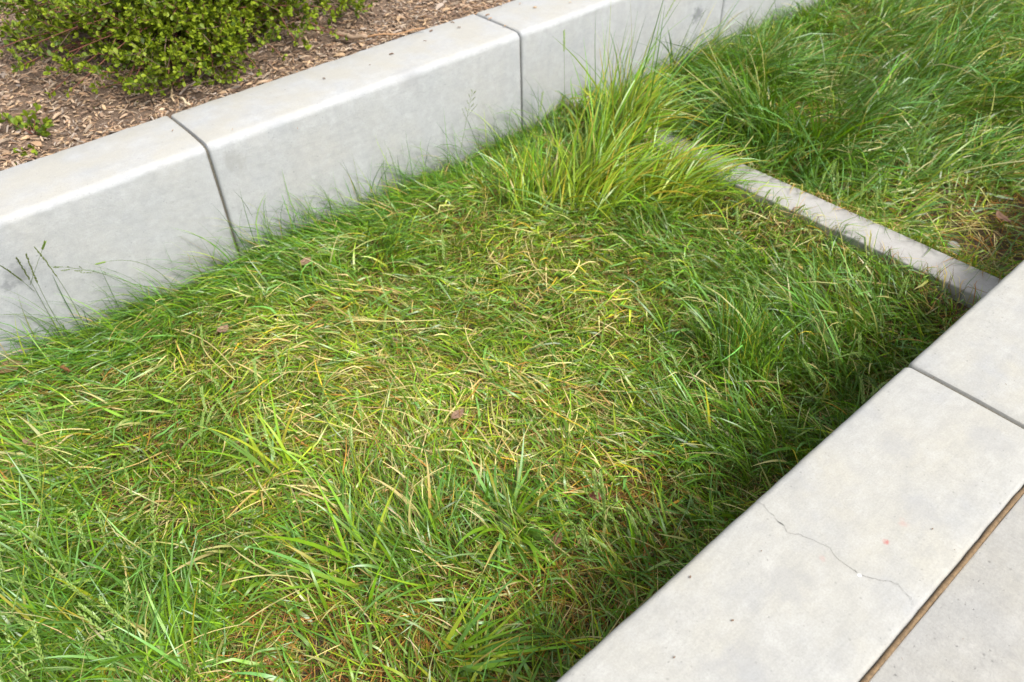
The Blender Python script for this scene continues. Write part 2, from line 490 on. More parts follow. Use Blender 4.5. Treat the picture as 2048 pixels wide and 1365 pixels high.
def ribbons(root, az, L, w, el0, bend, curl=0, n=5, tw0=None, tw1=0, off=.004, c0=None, c1=None, ylim=True, clampg=True, kink=None):
    """many curved, tapering, twisted blades at once; returns vertices, quads, colours"""
    root = np.asarray(root, float); m = len(root)
    B = lambda a: np.broadcast_to(np.asarray(a, float), (m,))
    az, L, w, el0, bend, curl, tw1, off = map(B, (az, L, w, el0, bend, curl, tw1, off))
    tw0 = N.uniform(-.9, .9, m) if tw0 is None else B(tw0)
    s = np.linspace(0, 1, n + 1)
    sm = (s[:-1] + s[1:]) / 2
    el = el0[:, None] - bend[:, None] * sm[None] ** 1.1
    if kink is not None:                       # folded blades: a sudden drop part-way
        el = np.where(sm[None] > kink[0][:, None], el - kink[1][:, None], el)
    azs = az[:, None] + curl[:, None] * sm[None]
    st = (L / n)[:, None]
    dv = np.stack([np.cos(el) * np.cos(azs) * st, np.cos(el) * np.sin(azs) * st, np.sin(el) * st], -1)
    p = np.concatenate([root[:, None], root[:, None] + np.cumsum(dv, 1)], 1)
    if ylim:
        mg = N.uniform(.006, .040, m)[:, None]
        lo = CURB_Y + mg; hi = WALL_Y - mg
        p[..., 1] = np.where(p[..., 2] < -.004, np.minimum(np.maximum(p[..., 1], lo), hi), p[..., 1])
    if clampg:
        g = surface(p[..., 0], p[..., 1]) + off[:, None] * np.minimum(1, s * 4 + .05)[None]
        p[..., 2] = np.maximum(p[..., 2], g)
    t = np.gradient(p, axis=1); t /= np.linalg.norm(t, axis=2, keepdims=True) + 1e-9
    up = np.array([0, 0, 1.0])
    sd = np.cross(t, up); ln = np.linalg.norm(sd, axis=2, keepdims=True)
    alt = np.stack([-np.sin(az), np.cos(az), 0 * az], -1)[:, None]
    sd = np.where(ln > .08, sd / (ln + 1e-9), -alt)
    nr = np.cross(sd, t)
    a = tw0[:, None] + tw1[:, None] * s[None]
    sd = sd * np.cos(a)[..., None] + nr * np.sin(a)[..., None]
    prof = (.6 + .4 * np.minimum(1, s * 4)) * np.maximum(.06, 1 - s ** 2.6)
    hw = (w / 2)[:, None, None] * prof[None, :, None]
    V = np.stack([p + sd * hw, p - sd * hw], 2)              # m, n+1, 2, 3
    base = (np.arange(m) * (n + 1) * 2)[:, None] + (np.arange(n) * 2)[None]
    q = np.stack([base, base + 1, base + 3, base + 2], -1).reshape(-1, 4)
    if c0 is None: return V.reshape(-1, 3), q, None
    c0 = np.broadcast_to(c0, (m, 3)); c1 = c0 if c1 is None else np.broadcast_to(c1, (m, 3))
    cc = c0[:, None] * (1 - s)[None, :, None] + c1[:, None] * s[None, :, None]
    cc = np.repeat(cc[:, :, None], 2, 2)
    return V.reshape(-1, 3), q, cc.reshape(-1, 3)


def blob_map(blobs):
    """soft map over the beds from (pixel x, pixel y, radius in metres, weight)"""
    cs = [(P(px, py, SOIL + .04)[:2], r, w_) for px, py, r, w_ in blobs]

    def f(x, y):
        s = 0 * x
        for c, r, w_ in cs:
            s = s + w_ * np.exp(-((x - c[0]) ** 2 + (y - c[1]) ** 2) / (r * r))
        return s
    return f


dry_f = blob_map([(1060, 490, .22, .7), (560, 700, .22, .5), (800, 790, .28, .65), (930, 880, .22, .6), (1150, 850, .22, .5), (700, 640, .18, .6), (1240, 610, .12, .8),
                  (1560, 445, .12, .8), (450, 690, .15, .5), (420, 980, .2, .35), (640, 900, .2, .5), (1900, 450, .32, 1.3), (1700, 330, .12, .4), (1960, 250, .25, .6),
                  (1750, 90, .4, .35), (1350, 230, .2, .7), (130, 900, .2, .3), (1100, 720, .2, .4)])
brn_f = blob_map([(1260, 1000, .17, .95), (1330, 930, .12, .6), (1500, 800, .14, .55), (800, 1320, .22, .9), (1010, 1140, .16, .6), (520, 1290, .2, .6), (1600, 440, .1, .7),
                  (1180, 1200, .2, .6), (2010, 440, .34, 1.5), (640, 1180, .12, .5), (60, 760, .14, .7), (1000, 960, .1, .4), (1640, 620, .12, .3)])
lush_f = blob_map([(1480, 690, .16, .9), (100, 1250, .34, 1.0), (1330, 440, .22, .7), (1720, 640, .26, .9), (780, 480, .2, .6), (300, 650, .25, .6), (1250, 1080, .15, .4),
                   (1650, 760, .24, .9), (1020, 1040, .16, .7), (1500, 300, .35, .9), (1650, 250, .4, .9), (1900, 170, .5, .8), (1450, 130, .35, .9), (200, 850, .22, .5), (860, 1090, .18, .5),
                   (1420, 900, .2, .7), (1550, 900, .2, .6), (1500, 560, .2, .8), (1830, 560, .2, .6), (330, 1080, .2, .5), (700, 1230, .16, .4), (1800, 60, .5, .7), (620, 560, .15, .5)])


def pick(m, ws, cols):
    """colour per blade by weights (m, k)"""
    ws = np.maximum(np.stack([np.broadcast_to(w_, (m,)) for w_ in ws], -1), 0)
    cum = np.cumsum(ws, 1) / ws.sum(1, keepdims=True)
    i = (N.random(m)[:, None] > cum).sum(1)
    return np.array(cols)[np.minimum(i, len(cols) - 1)]


def jit(c, amt=.25):
    return c * np.exp(N.normal(0, amt, (len(c), 1))) * np.exp(N.normal(0, amt * .35, c.shape))


def inframe_roots(m, x0, x1, margin=90):
    """random root places in the beds, only where the camera or a step aside can see them"""
    out = []
    while sum(map(len, out)) < m:
        x = N.uniform(x0, x1, m); y = N.uniform(CURB_Y + .01, WALL_Y - .008, m)
        d = np.stack([x, y, np.full(m, SOIL - CAMZ)], -1)
        Mx = np.stack([UX, UY, UZ], 0)
        cam_ = d @ Mx
        u = CX + F * cam_[:, 0] / cam_[:, 2]; vv = CY + F * cam_[:, 1] / cam_[:, 2]
        ok = (cam_[:, 2] > .1) & (u > -margin * 9) & (u < 2048 + margin * 3) & (vv > -margin * 2) & (vv < 1365 + margin * 6)
        ok &= ~((x > BX0 - .01) & (x < BX1 + .01))
        out.append(np.stack([x, y], -1)[ok])
    xy = np.concatenate(out)[:m]
    return xy


def with_z(xy): return np.concatenate([xy, (ground(xy[:, 0], xy[:, 1]) - .006)[:, None]], 1)


def flow(x, y):
    """lean direction of the matted grass"""
    return 2.6 + 1.7 * fnoise(x, y, 2.6, 6, 2) + .8 * fnoise(x, y, 7, 7, 2)


def clumped(m, x0, x1, per, spread):
    nc = max(1, m // per)
    c = inframe_roots(nc, x0, x1)
    rep = np.repeat(c, per, 0)
    dxy = N.normal(0, spread, rep.shape)
    xy = rep + dxy
    xy[:, 1] = np.clip(xy[:, 1], CURB_Y + .006, WALL_Y - .006)
    bad = (xy[:, 0] > BX0 - .006) & (xy[:, 0] < BX1 + .006)
    xy[bad, 0] = np.where(N.random(bad.sum()) < .5, BX0 - .012, BX1 + .012)
    outw = np.arctan2(dxy[:, 1], dxy[:, 0])
    return xy, outw, np.repeat(np.arange(nc), per)


def blend_az(a, b, k):
    return np.arctan2(np.sin(a) * (1 - k) + np.sin(b) * k, np.cos(a) * (1 - k) + np.cos(b) * k)


acc_g, acc_d = Acc(), Acc()     # near bed: living blades, dry thatch
far_g, far_d = Acc(), Acc()     # far bed

# thatch: fine dead blades lying in a mat
def thatch(m, x0, x1, acc, wid):
    xy = inframe_roots(m, x0, x1); x, y = xy.T
    br = brn_f(x, y); dr = dry_f(x, y)
    lu = np.minimum(1, lush_f(x, y))
    c = pick(m, [.24 + .6 * dr, (.5 + .2 * br) * (1 - .5 * lu), (.20 + 1.2 * br) * (1 - .4 * lu), .40 + .4 * br + .5 * lu, .24, .3 + .3 * lu], [C_STRAW * .8, C_TAN, C_OR, C_BRN, C_YG * .8, C_MID * .8])
    c = jit(c, .3)
    az = blend_az(flow(x, y) + N.normal(0, .5, m), N.uniform(-PI, PI, m), .55)
    V = ribbons(with_z(xy), az, N.uniform(.04, .13, m), N.uniform(.0014, .0034, m) * wid, N.uniform(.0, .8, m), N.uniform(.2, 1.3, m), N.normal(0, .9, m), 4,
                off=N.uniform(.002, .030, m), c0=c * .9, c1=c)
    acc.add(V[0], V[1], None, V[2])


thatch(64000, -1.7, BX0, acc_d, 1.0)
thatch(22000, BX1, 6.2, far_d, 1.3)


# green turf in small clumps
def turf(m, per, spread, x0, x1, acc, Lr, wr, far=0, seg=5, blue=0):
    xy, outw, cid = clumped(m, x0, x1, per, spread); m = len(xy); x, y = xy.T
    lu = lush_f(x, y); dr = dry_f(x, y); br = brn_f(x, y)
    keep = N.random(m) < np.clip(1.0 - .72 * br - .25 * dr + .35 * lu, .12, 1)
    xy, outw, cid, lu, dr, br = xy[keep], outw[keep], cid[keep], lu[keep], dr[keep], br[keep]; m = len(xy); x, y = xy.T
    tall = .5 + .5 * fnoise(x, y, 6, 8, 2)
    L = N.uniform(*Lr, m) * (.72 + .62 * np.minimum(lu, 1.2) + .35 * tall)
    side = np.clip((WALL_Y - y) / .3, 0, 1)
    nc = int(cid.max()) + 1
    cdir = N.uniform(-PI, PI, nc)[cid]
    az = blend_az(outw + N.normal(0, .3, m), blend_az(cdir, flow(x, y) + (2.2 if far else 0), .62) + N.normal(0, .35, m), .62)
    L = L * np.exp(N.normal(0, .22, nc))[cid]
    el = np.clip(N.normal(.78 + .25 * lu - .28 * dr, .3, m), .1, 1.5)
    be = np.clip(N.normal(1.05 - .15 * lu, .4, m), .05, 2.2)
    ck = N.normal(0, .20, nc)[cid]
    c = pick(m, [.95, .62 + 1.05 * lu, .25 + blue + .45 * lu, np.maximum(.05, .20 + 1.0 * dr + .1 * br - .2 * lu), .02 + .45 * dr, .02 + .16 * br, .02], [C_MID, C_DK, C_BLUE, C_YG, C_STRAW, C_OR, C_YEL])
    L = L * np.clip(np.minimum(np.abs(x - BX0), np.abs(x - BX1)) / .12, .45, 1)
    c = jit(c, .2) * np.exp(ck)[:, None]
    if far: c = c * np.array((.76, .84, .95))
    tip = c * 1.05
    dead = N.random(m) < .10
    tip = np.where(dead[:, None], C_STRAW * .85, tip)
    bs = .55 * c + .45 * C_YG * .75
    kink = (np.where(N.random(m) < .22, N.uniform(.3, .75, m), 2.0), N.uniform(.5, 1.6, m))
    V = ribbons(with_z(xy), az, L, N.uniform(*wr, m), el, be, N.normal(0, .5, m), seg, tw1=N.normal(0, .7, m), off=N.uniform(.004, .045, m), c0=bs, c1=tip, kink=kink)
    acc.add(V[0], V[1], None, V[2])


turf(45000, 12, .020, -1.7, BX0, acc_g, (.05, .14), (.0018, .0038))
turf(15500, 9, .022, -1.7, BX0, acc_g, (.07, .17), (.0034, .0062), blue=.2)
turf(5000, 4, .02, -1.7, BX0, acc_g, (.07, .17), (.0062, .0105), seg=6, blue=.7)
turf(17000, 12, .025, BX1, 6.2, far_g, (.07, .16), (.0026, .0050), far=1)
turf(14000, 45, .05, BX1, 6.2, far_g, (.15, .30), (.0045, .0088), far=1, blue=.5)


# long straw-coloured and yellowing blades lying loose over the turf
def loose(m, x0, x1, acc):
    xy = inframe_roots(m * 3, x0, x1); x, y = xy.T
    xy = xy[N.random(m * 3) < np.clip(.035 + .75 * dry_f(x, y) + .15 * brn_f(x, y), 0, 1)][:m]; m = len(xy); x, y = xy.T
    c = jit(pick(m, [.5, .3, .35, .12, .25, .08], [C_STRAW, C_TAN, C_YG * 1.1, C_YEL, C_MID, C_OR]), .2)
    az = blend_az(flow(x, y) + N.normal(0, .6, m), N.uniform(-PI, PI, m), .4)
    V = ribbons(with_z(xy), az, N.uniform(.09, .24, m), N.uniform(.0022, .0055, m), N.uniform(.15, .7, m), N.uniform(.2, 1.0, m), N.normal(0, .5, m), 6,
                tw1=N.normal(0, 1, m), off=N.uniform(.02, .055, m), c0=c, c1=c * 1.05)
    acc.add(V[0], V[1], None, V[2])


loose(4000, -1.7, BX0, acc_d)
loose(700, BX1, 6.2, far_d)


# long fine hair-like grass along the foot of the far wall, swept along it
def hair(m, x0, x1, acc, band, Lr, azm, elm):
    x = N.uniform(x0, x1, m); y = WALL_Y - .012 - np.abs(N.normal(0, band, m))
    xy = np.stack([x, y], -1)
    c = jit(pick(m, [.9, .5, .35, .2, .12], [C_MID, C_DK, C_BLUE * .9, C_YG, C_TAN]), .22)
    az = azm + N.normal(0, .45, m) + .5 * fnoise(x, y, 5, 3, 2)
    V = ribbons(with_z(xy), az, N.uniform(*Lr, m), N.uniform(.0018, .0036, m), np.clip(N.normal(elm, .25, m), .15, 1.5), np.clip(N.normal(1.0, .35, m), .1, 2),
                N.normal(0, .35, m), 6, off=N.uniform(.005, .05, m), c0=c, c1=c * 1.05)
    acc.add(V[0], V[1], None, V[2])


hair(4300, -1.5, 1.9, acc_g, .11, (.10, .24), 2.95, .75)
hair(700, -1.2, 2.3, acc_g, .05, (.16, .36), 2.7, 1.1)
hair(330, -.2, 2.4, acc_g, .05, (.18, .38), 1.9, 1.38)
hair(1200, 1.6, 2.45, acc_g, .08, (.08, .18), 1.2, 1.0)
hair(2000, 2.7, 5.5, far_g, .12, (.12, .28), 2.6, 1.0)


# hair grass hanging over both sides of the cross beam
def fringe(m, x, sgn, acc):
    y = N.uniform(CURB_Y + .02, WALL_Y - .4, m)
    keep = fnoise(np.full(m, x), y, 8, 9, 3) + N.normal(0, .3, m) > -.15; y = y[keep]; m = len(y)
    xx = x + sgn * np.abs(N.normal(.012, .02, m))
    xy = np.stack([xx, y], -1)
    c = jit(pick(m, [.9, .6, .3, .3], [C_MID, C_DK, C_YG, C_TAN]), .2)
    az = N.uniform(-PI, PI, m)
    V = ribbons(with_z(xy), az, N.uniform(.08, .17, m), N.uniform(.0012, .0024, m), np.clip(N.normal(1.1, .25, m), .2, 1.5), np.clip(N.normal(1.2, .4, m), .1, 2.4),
                N.normal(0, .4, m), 6, off=N.uniform(.004, .03, m), c0=c, c1=c)
    acc.add(V[0], V[1], None, V[2])


fringe(600, BX0 - .008, -1, acc_g)
fringe(500, BX1 + .008, 1, far_g)

g1 = mobj('grass', acc_g.mesh('grass'), M_GRASS)
tag(g1, 'green matted unmown grass filling the bed before the cross beam', 'grass', kind='stuff')
g2 = mobj('dry_thatch', acc_d.mesh('dry_thatch'), M_DRY)
tag(g2, 'tan and orange dead thatch under the grass before the cross beam', 'dry grass', kind='stuff')
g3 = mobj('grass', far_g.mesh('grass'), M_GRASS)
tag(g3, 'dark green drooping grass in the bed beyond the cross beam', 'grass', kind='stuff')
g4 = mobj('dry_thatch', far_d.mesh('dry_thatch'), M_DRY)
tag(g4, 'dead straw thatch in the bed beyond the cross beam', 'dry grass', kind='stuff')


# ------------------------------------------------------------------ tufts: each a thing, each blade a part
def tuft(label, cpix, m, rx, ry, Lr, wr, azf, elm, bendm, cols, ws, name='grass_tuft', seg=8, azs=.4, base=None):
    c0 = P(cpix[0], cpix[1], SOIL + .03)
    root = empty(name, (c0[0], c0[1], SOIL), label, 'grass tuft')
    xy = np.stack([c0[0] + N.uniform(-1, 1, m) * rx * np.sqrt(N.random(m)), c0[1] + N.normal(0, .45, m) * ry], -1)
    xy[:, 1] = np.clip(xy[:, 1], CURB_Y + .01, WALL_Y - .01)
    inb = (xy[:, 0] > BX0 - .008) & (xy[:, 0] < BX1 + .008); xy[inb, 0] = BX0 - .012
    rt = with_z(xy)
    outw = np.arctan2(xy[:, 1] - c0[1], xy[:, 0] - c0[0])
    az = N.normal(azf, azs, m) if azf is not None else outw + N.normal(0, .4, m)
    c = jit(pick(m, ws, cols), .16)
    tip = np.where((N.random(m) < .10)[:, None], C_YEL * .8, c * 1.05)
    rim = np.hypot((xy[:, 0] - c0[0]) / rx, (xy[:, 1] - c0[1]) / ry)
    V, q, cc = ribbons(rt, az, N.uniform(*Lr, m) * np.clip(1.15 - .55 * rim, .4, 1.1), N.uniform(*wr, m), np.clip(N.normal(elm, .22, m), .2, 1.52), np.clip(N.normal(bendm, .3, m), .05, 2.2), N.normal(0, .25, m), seg,
                       tw1=N.normal(0, .9, m), off=N.uniform(.006, .05, m), c0=.6 * c + .4 * (C_YG * .8 if base is None else base), c1=tip, ylim=True)
    nv = (seg + 1) * 2
    q1 = q[:seg]
    V = V.reshape(m, nv, 3) - np.array([c0[0], c0[1], SOIL]); cc = cc.reshape(m, nv, 3)
    for i in range(m):
        mobj('blade', np_mesh('blade', V[i], q1, None, cc[i]), M_GRASS, root)
    return root


GC = [C_MID * 1.2, C_YG, C_BLUE, C_YEL * .8, C_DK, C_TAN]
YB = C_YEL * .55 + C_YG * .45
tuft('tall lush yellow-green grass tuft between the second wall joint and the cross beam', (1180, 395), 290, .22, .22, (.28, .52), (.0042, .009), -.15, 1.08, .95, GC, [1.3, .6, .35, .14, .2, .05], azs=.8, base=YB)
tuft('bushy grass tuft with arching tips hanging over the cross beam', (1310, 395), 290, .17, .26, (.28, .52), (.0042, .009), -.45, .98, 1.2, GC, [1.3, .5, .4, .08, .3, .04], azs=.6, base=YB)
tuft('leaning grass tuft in the corner where the cross beam meets the wall', (1255, 290), 290, .22, .16, (.30, .54), (.0042, .009), -.1, 1.05, 1.0, GC, [1.3, .4, .4, .05, .4, .04], azs=.7, base=YB)
tuft('sparse tall thin blades rising from the tuft corner against the wall', (1215, 335), 80, .32, .16, (.55, .84), (.004, .008), .1, 1.24, .45, GC, [1.2, .4, .5, .0, .4, .0], azs=.8)
tuft('short bushy grass tuft hiding the end of the cross beam at the wall', (1185, 262), 200, .20, .13, (.14, .30), (.0038, .008), -.2, 1.05, .9, GC, [1.0, .5, .4, .08, .4, .08], azs=1.2)
tuft('bright yellowing grass tuft at the foot of the wall joint beside the tall tuft', (1060, 400), 150, .17, .12, (.18, .38), (.0038, .0078), 1.0, 1.2, .5, GC, [1.1, .8, .2, .14, .2, .08], azs=.8)
tuft('dense upright dark green grass tuft in the middle of the bed facing the curb joint', (1480, 730), 280, .15, .13, (.18, .34), (.003, .0058), .7, 1.3, .45, GC, [.5, .05, .5, .0, 1.5, .0], azs=1.0)
tuft('blue-green broad-bladed tuft spreading over orange thatch near the curb crack', (1010, 1040), 60, .06, .07, (.14, .27), (.0075, .013), None, .75, .85, GC, [.5, .1, .9, .0, .3, .03])
tuft('flattened broad-bladed tuft with long blades swept towards the curb wall', (890, 1310), 50, .04, .05, (.20, .38), (.006, .012), -.35, .42, .35, GC, [.8, .5, .6, .02, .2, .1], azs=.5)
tuft('few tall single broad blades standing in thin yellow grass', (720, 1150), 24, .12, .12, (.20, .34), (.007, .0125), 1.4, .95, .7, GC, [.8, .5, .8, .0, .1, .0], azs=.9)
tuft('slender tall tuft with long blue-green blades on pale straw', (560, 960), 26, .16, .12, (.18, .34), (.005, .0105), 1.6, 1.0, .7, GC, [.8, .4, .8, .0, .1, .0], azs=.9)
tuft('soft dark green tuft below the far wall, tips bent over pale straw', (790, 500), 130, .14, .12, (.14, .30), (.003, .006), -1.4, 1.05, 1.0, GC, [.8, .25, .5, .03, .5, .02], azs=.8)
tuft('large drooping blue-green tuft growing beyond the cross beam', (1570, 260), 160, .22, .2, (.20, .36), (.0035, .008), -2.4, 1.0, 1.2, GC, [.5, .2, .9, .0, .7, .02], azs=.55)
tuft('dark upright tuft crowding the wall joint beyond the cross beam', (1530, 110), 130, .25, .10, (.16, .28), (.0035, .007), 1.2, 1.25, .6, GC, [.5, .1, .5, .0, 1.0, .02], azs=1.1)
tuft('pale drooping tuft beside the cross beam on its far side', (1720, 380), 90, .14, .12, (.16, .28), (.003, .006), -2.6, .75, .9, GC, [.5, .5, .9, .02, .2, .1], azs=.6)
tuft('tall cool green tuft beside the silvery seed-spiked tuft', (330, 1300), 150, .18, .18, (.16, .32), (.004, .0085), 1.5, 1.05, .8, GC, [.7, .1, 1.0, .0, .6, .02], azs=1.0)
tuft('thick dark tuft of cool green blades between the wall and the silvery tuft', (60, 1080), 150, .2, .16, (.15, .30), (.0035, .0075), 2.2, 1.0, .9, GC, [.8, .1, .8, .0, .8, .02], azs=1.0)
tuft('silvery blue-green lush tuft crowded with seed spikes below the long wall', (130, 1240), 180, .22, .22, (.16, .32), (.004, .0080), 1.7, 1.0, .8, GC, [.5, .15, 1.0, .0, .5, .02], azs=.9)


# ------------------------------------------------------------------ seed stalks and spikes
def curve_pts(root, az, L, el0, bend, curl, n):
    s = (np.arange(n) + .5) / n
    el = el0 - bend * s ** 1.3; a = az + curl * s
    d = np.stack([np.cos(el) * np.cos(a), np.cos(el) * np.sin(a), np.sin(el)], -1) * (L / n)
    return np.concatenate([[root], root + np.cumsum(d, 0)])


def spikelet(acc, p, d, L, w, col):
    d = d / np.linalg.norm(d); a = np.cross(d, (.3, .5, .8)); a /= np.linalg.norm(a); b = np.cross(d, a)
    v = [p, p + d * L * .4 + a * w, p + d * L * .4 + b * w, p + d * L * .4 - a * w, p + d * L * .4 - b * w, p + d * L]
    acc.add(v, None, [[0, 1, 2], [0, 2, 3], [0, 3, 4], [0, 4, 1], [5, 2, 1], [5, 3, 2], [5, 4, 3], [5, 1, 4]], col)


def seed_stalk(label, group, root, az, L, el0, bend, curl, kind, col, head=.35, r=.0009):
    o = empty('seed_stalk', tuple(root), label, 'grass stalk', group)
    pts = curve_pts(np.zeros(3), az, L, el0, bend, curl, 14)
    v, q, t = tube(pts, np.linspace(r, r * .45, len(pts)) * 1.6, 4)
    a = Acc(); a.add(v, q, t, col * np.linspace(.95, 1.05, 1)[0])
    mobj('stem', a.mesh('stem'), M_GRASS, o)
    h = Acc(); hc = col * .6 + (np.array((.24, .33, .075)) * .6 if kind == 'spike' else np.array((.17, .19, .07)) * .5)
    i0 = int(len(pts) * (1 - head))
    hp = pts[i0:]
    k = 16 if kind == 'spike' else 9
    for j in range(k):
        f = j / k * (len(hp) - 1.01); i = int(f); p = hp[i] + (hp[i + 1] - hp[i]) * (f - i)
        d = hp[i + 1] - hp[i]; d = d / np.linalg.norm(d)
        s = np.cross(d, (.2 * math.sin(j), .4, 1)); s /= np.linalg.norm(s)
        sg = 1 if j % 2 else -1
        if kind == 'spike':
            spikelet(h, p, d + s * sg * .38, R.uniform(.012, .018), .0028, hc * R.uniform(.85, 1.15))
        elif kind == 'tight':
            for e in range(3): spikelet(h, p + d * .003 * e, d + s * R.uniform(-.3, .3), R.uniform(.010, .015), .0024, hc * .8)
        else:
            Lb = (.055 * (1 - j / k) + .012) * R.uniform(.7, 1.2)
            bd = d + s * sg * .9 + np.array([0, 0, -.15]); bd /= np.linalg.norm(bd)
            v, q, t = tube([p, p + bd * Lb * .5, p + bd * Lb + np.array([0, 0, -.004])], .0005, 3, False)
            h.add(v, q, None, hc)
            for e in range(4): spikelet(h, p + bd * Lb * (.45 + .16 * e), bd + s * R.uniform(-.4, .4), R.uniform(.006, .010), .0017, hc)
    mobj('seed_head', h.mesh('seed_head', False), M_GRASS, o)
    return o


def stalk_to(label, rpix, tpix, depth_y, kind, col, group=None, sag=.25, head=.3, r=.0007):
    """stalk from a root pixel on the bed to a tip pixel standing at the plane y"""
    a = P(rpix[0], rpix[1], SOIL + .02); b = PW(tpix[0], tpix[1], depth_y)
    d = b - a; L = np.linalg.norm(d); az = math.atan2(d[1], d[0]); el = math.asin(d[2] / L)
    return seed_stalk(label, group, a, az, L * 1.03, el + sag * .55, sag * 1.25, 0, kind, col, head, r)


DKS = np.array((.12, .17, .045)); GS = np.array((.13, .21, .04))
stalk_to('dark seed stalk with tight bent head against the wall stain', (130, 690), (35, 520), 2.52, 'tight', DKS, sag=.45)
stalk_to('tall dark stalk with a thick twisted seed head before the wall', (150, 700), (55, 515), 2.50, 'tight', DKS, sag=.2)
stalk_to('thin stalk whose small seed head hooks over at the top of its group', (185, 690), (72, 500), 2.51, 'tight', DKS, sag=.3)
stalk_to('low dark stalk leaning left along the wall foot', (140, 660), (0, 533), 2.53, 'tight', DKS, sag=.25)
stalk_to('upright bare thin stalk crossing the leaning dark stalks', (25, 690), (88, 492), 2.52, 'spike', GS, sag=.05, head=.12)
stalk_to('arching stalk with loose open seed panicle in front of the wall', (330, 600), (105, 535), 2.48, 'panicle', GS, sag=.35, head=.45)
stalk_to('long bowed thin stalk bending over below the first wall joint', (360, 600), (185, 525), 2.50, 'spike', GS, sag=1.1, head=.12)
stalk_to('thin stalk with feathery head before the middle wall segment', (905, 400), (945, 185), 2.50, 'panicle', GS, sag=.15, head=.3)
stalk_to('tall thin stalk rising left of the wall joint above the tuft', (1060, 420), (1085, 190), 2.50, 'spike', GS, sag=.2, head=.25)
stalk_to('tallest pale stalk rising over the wall segment behind the tuft', (1150, 400), (1350, 0), 2.45, 'spike', GS, sag=.1, head=.2)
stalk_to('long diagonal stalk rising from the tuft across the wall', (1180, 380), (1310, 100), 2.35, 'spike', GS, sag=.1, head=.25)
stalk_to('bowed stalk pair leaf tip above the tuft', (1130, 360), (1128, 70), 2.42, 'spike', GS, sag=.15, head=.2) ['label'] = 'straight thin stalk standing beside the second wall joint'
stalk_to('wispy stalk leaning away over the cross beam end', (1220, 380), (1470, 165), 2.30, 'spike', GS, sag=.2, head=.2)


def spikes(m, box, label, group, elm, azm, Lr, colr, reach=1):
    for i in range(m):
        px, py = R.uniform(box[0], box[2]), R.uniform(box[1], box[3])
        r = P(px, py, SOIL + .02)
        if not (CURB_Y + .03 < r[1] < WALL_Y - .03) or BX0 - .02 < r[0] < BX1 + .02: continue
        r[2] = float(ground(r[0], r[1]))
        seed_stalk(label, group, r, azm + R.gauss(0, .7), R.uniform(*Lr), min(1.45, max(.5, R.gauss(elm, .25))), R.uniform(.2, 1.0), R.gauss(0, .3), 'spike', colr * R.uniform(.8, 1.25), R.uniform(.35, .5), .0008)


spikes(46, (-20, 1080, 330, 1480), 'pale green seed spike standing in the lush silvery blue-green grass', 'seed spikes in the lush blue-green grass', 1.15, 1.9, (.18, .32), GS * 1.3)
spikes(22, (1150, 1050, 1320, 1180), 'short green seed spike in the cluster near the curb crack', 'seed spikes near the curb crack', 1.2, 1.6, (.12, .2), GS * 1.2)
spikes(34, (1330, 560, 1800, 860), 'green seed spike around the dark tuft facing the curb joint', 'seed spikes around the dark tuft', 1.1, .6, (.14, .26), GS * 1.1)
spikes(30, (400, 560, 1150, 1000), 'thin seed spike scattered over the thin yellow grass', 'seed spikes in the yellow grass', .95, 1.4, (.14, .26), GS * 1.3)
spikes(46, (1500, 130, 2040, 420), 'drooping pale seed spike in the bed beyond the cross beam', 'seed spikes beyond the cross beam', .95, -2.3, (.2, .34), GS * 1.25)
spikes(16, (1380, 390, 1800, 520), 'seed spike leaning against the near side of the cross beam', 'seed spikes along the cross beam', 1.15, .5, (.14, .24), GS)


# dry straws lying on the grass
def straw(label, group, a, b, sag, w, col):
    a = np.array(a); b = np.array(b)
    o = empty('dry_straw', tuple(a), label, 'straw', group)
    n = 8; s = np.linspace(0, 1, n)[:, None]
    p = (b - a) * s + np.array([0, 0, 1]) * sag * (4 * s * (1 - s)) + np.stack([-(b - a)[1:2] * .1 * np.sin(s[:, 0] * PI), (b - a)[0:1] * .1 * np.sin(s[:, 0] * PI), 0 * s[:, 0]], -1) * R.uniform(-1, 1)
    v, q, t = tube(p, np.linspace(w, w * .6, n), 4)
    ac = Acc(); ac.add(v, q, t, col); mobj('stem', ac.mesh('stem'), M_DRY, o)
    return o


def sp(px, py, h=.05): return P(px, py, SOIL + h)


LS = 'pale dry straw stem lying loose on top of the grass'
for (x0, y0, x1, y1, c) in [(330, 655, 470, 740, 1), (400, 680, 470, 760, 1), (530, 750, 720, 752, 1), (440, 1170, 620, 1160, 1), (620, 1160, 635, 1240, 1), (300, 1335, 480, 1250, 1),
                            (480, 1250, 600, 1180, 1), (930, 650, 970, 730, 1), (690, 640, 880, 640, 1), (720, 640, 650, 600, 0), (700, 800, 830, 770, 1), (750, 830, 700, 870, 1),
                            (1050, 480, 1130, 600, 1), (1700, 130, 1900, 200, 0), (1830, 480, 1960, 450, 1), (1900, 420, 1990, 520, 1), (1880, 470, 1840, 410, 1), (1760, 300, 1850, 380, 0),
                            (1200, 1290, 1260, 1200, 1), (680, 1290, 600, 1330, 1), (860, 870, 760, 820, 1), (1340, 650, 1420, 720, 0), (560, 800, 700, 860, 1), (820, 980, 900, 930, 1),
                            (240, 740, 330, 700, 1), (180, 860, 60, 880, 1), (1000, 560, 1080, 540, 1), (1120, 760, 1220, 820, 0)]:
    straw(LS, 'dry straws on the grass', sp(x0, y0, R.uniform(.045, .07)), sp(x1, y1, R.uniform(.05, .085)), R.uniform(0, .02), R.uniform(.0014, .0024), (C_STRAW * 1.1 if c else C_TAN) * R.uniform(.85, 1.15))


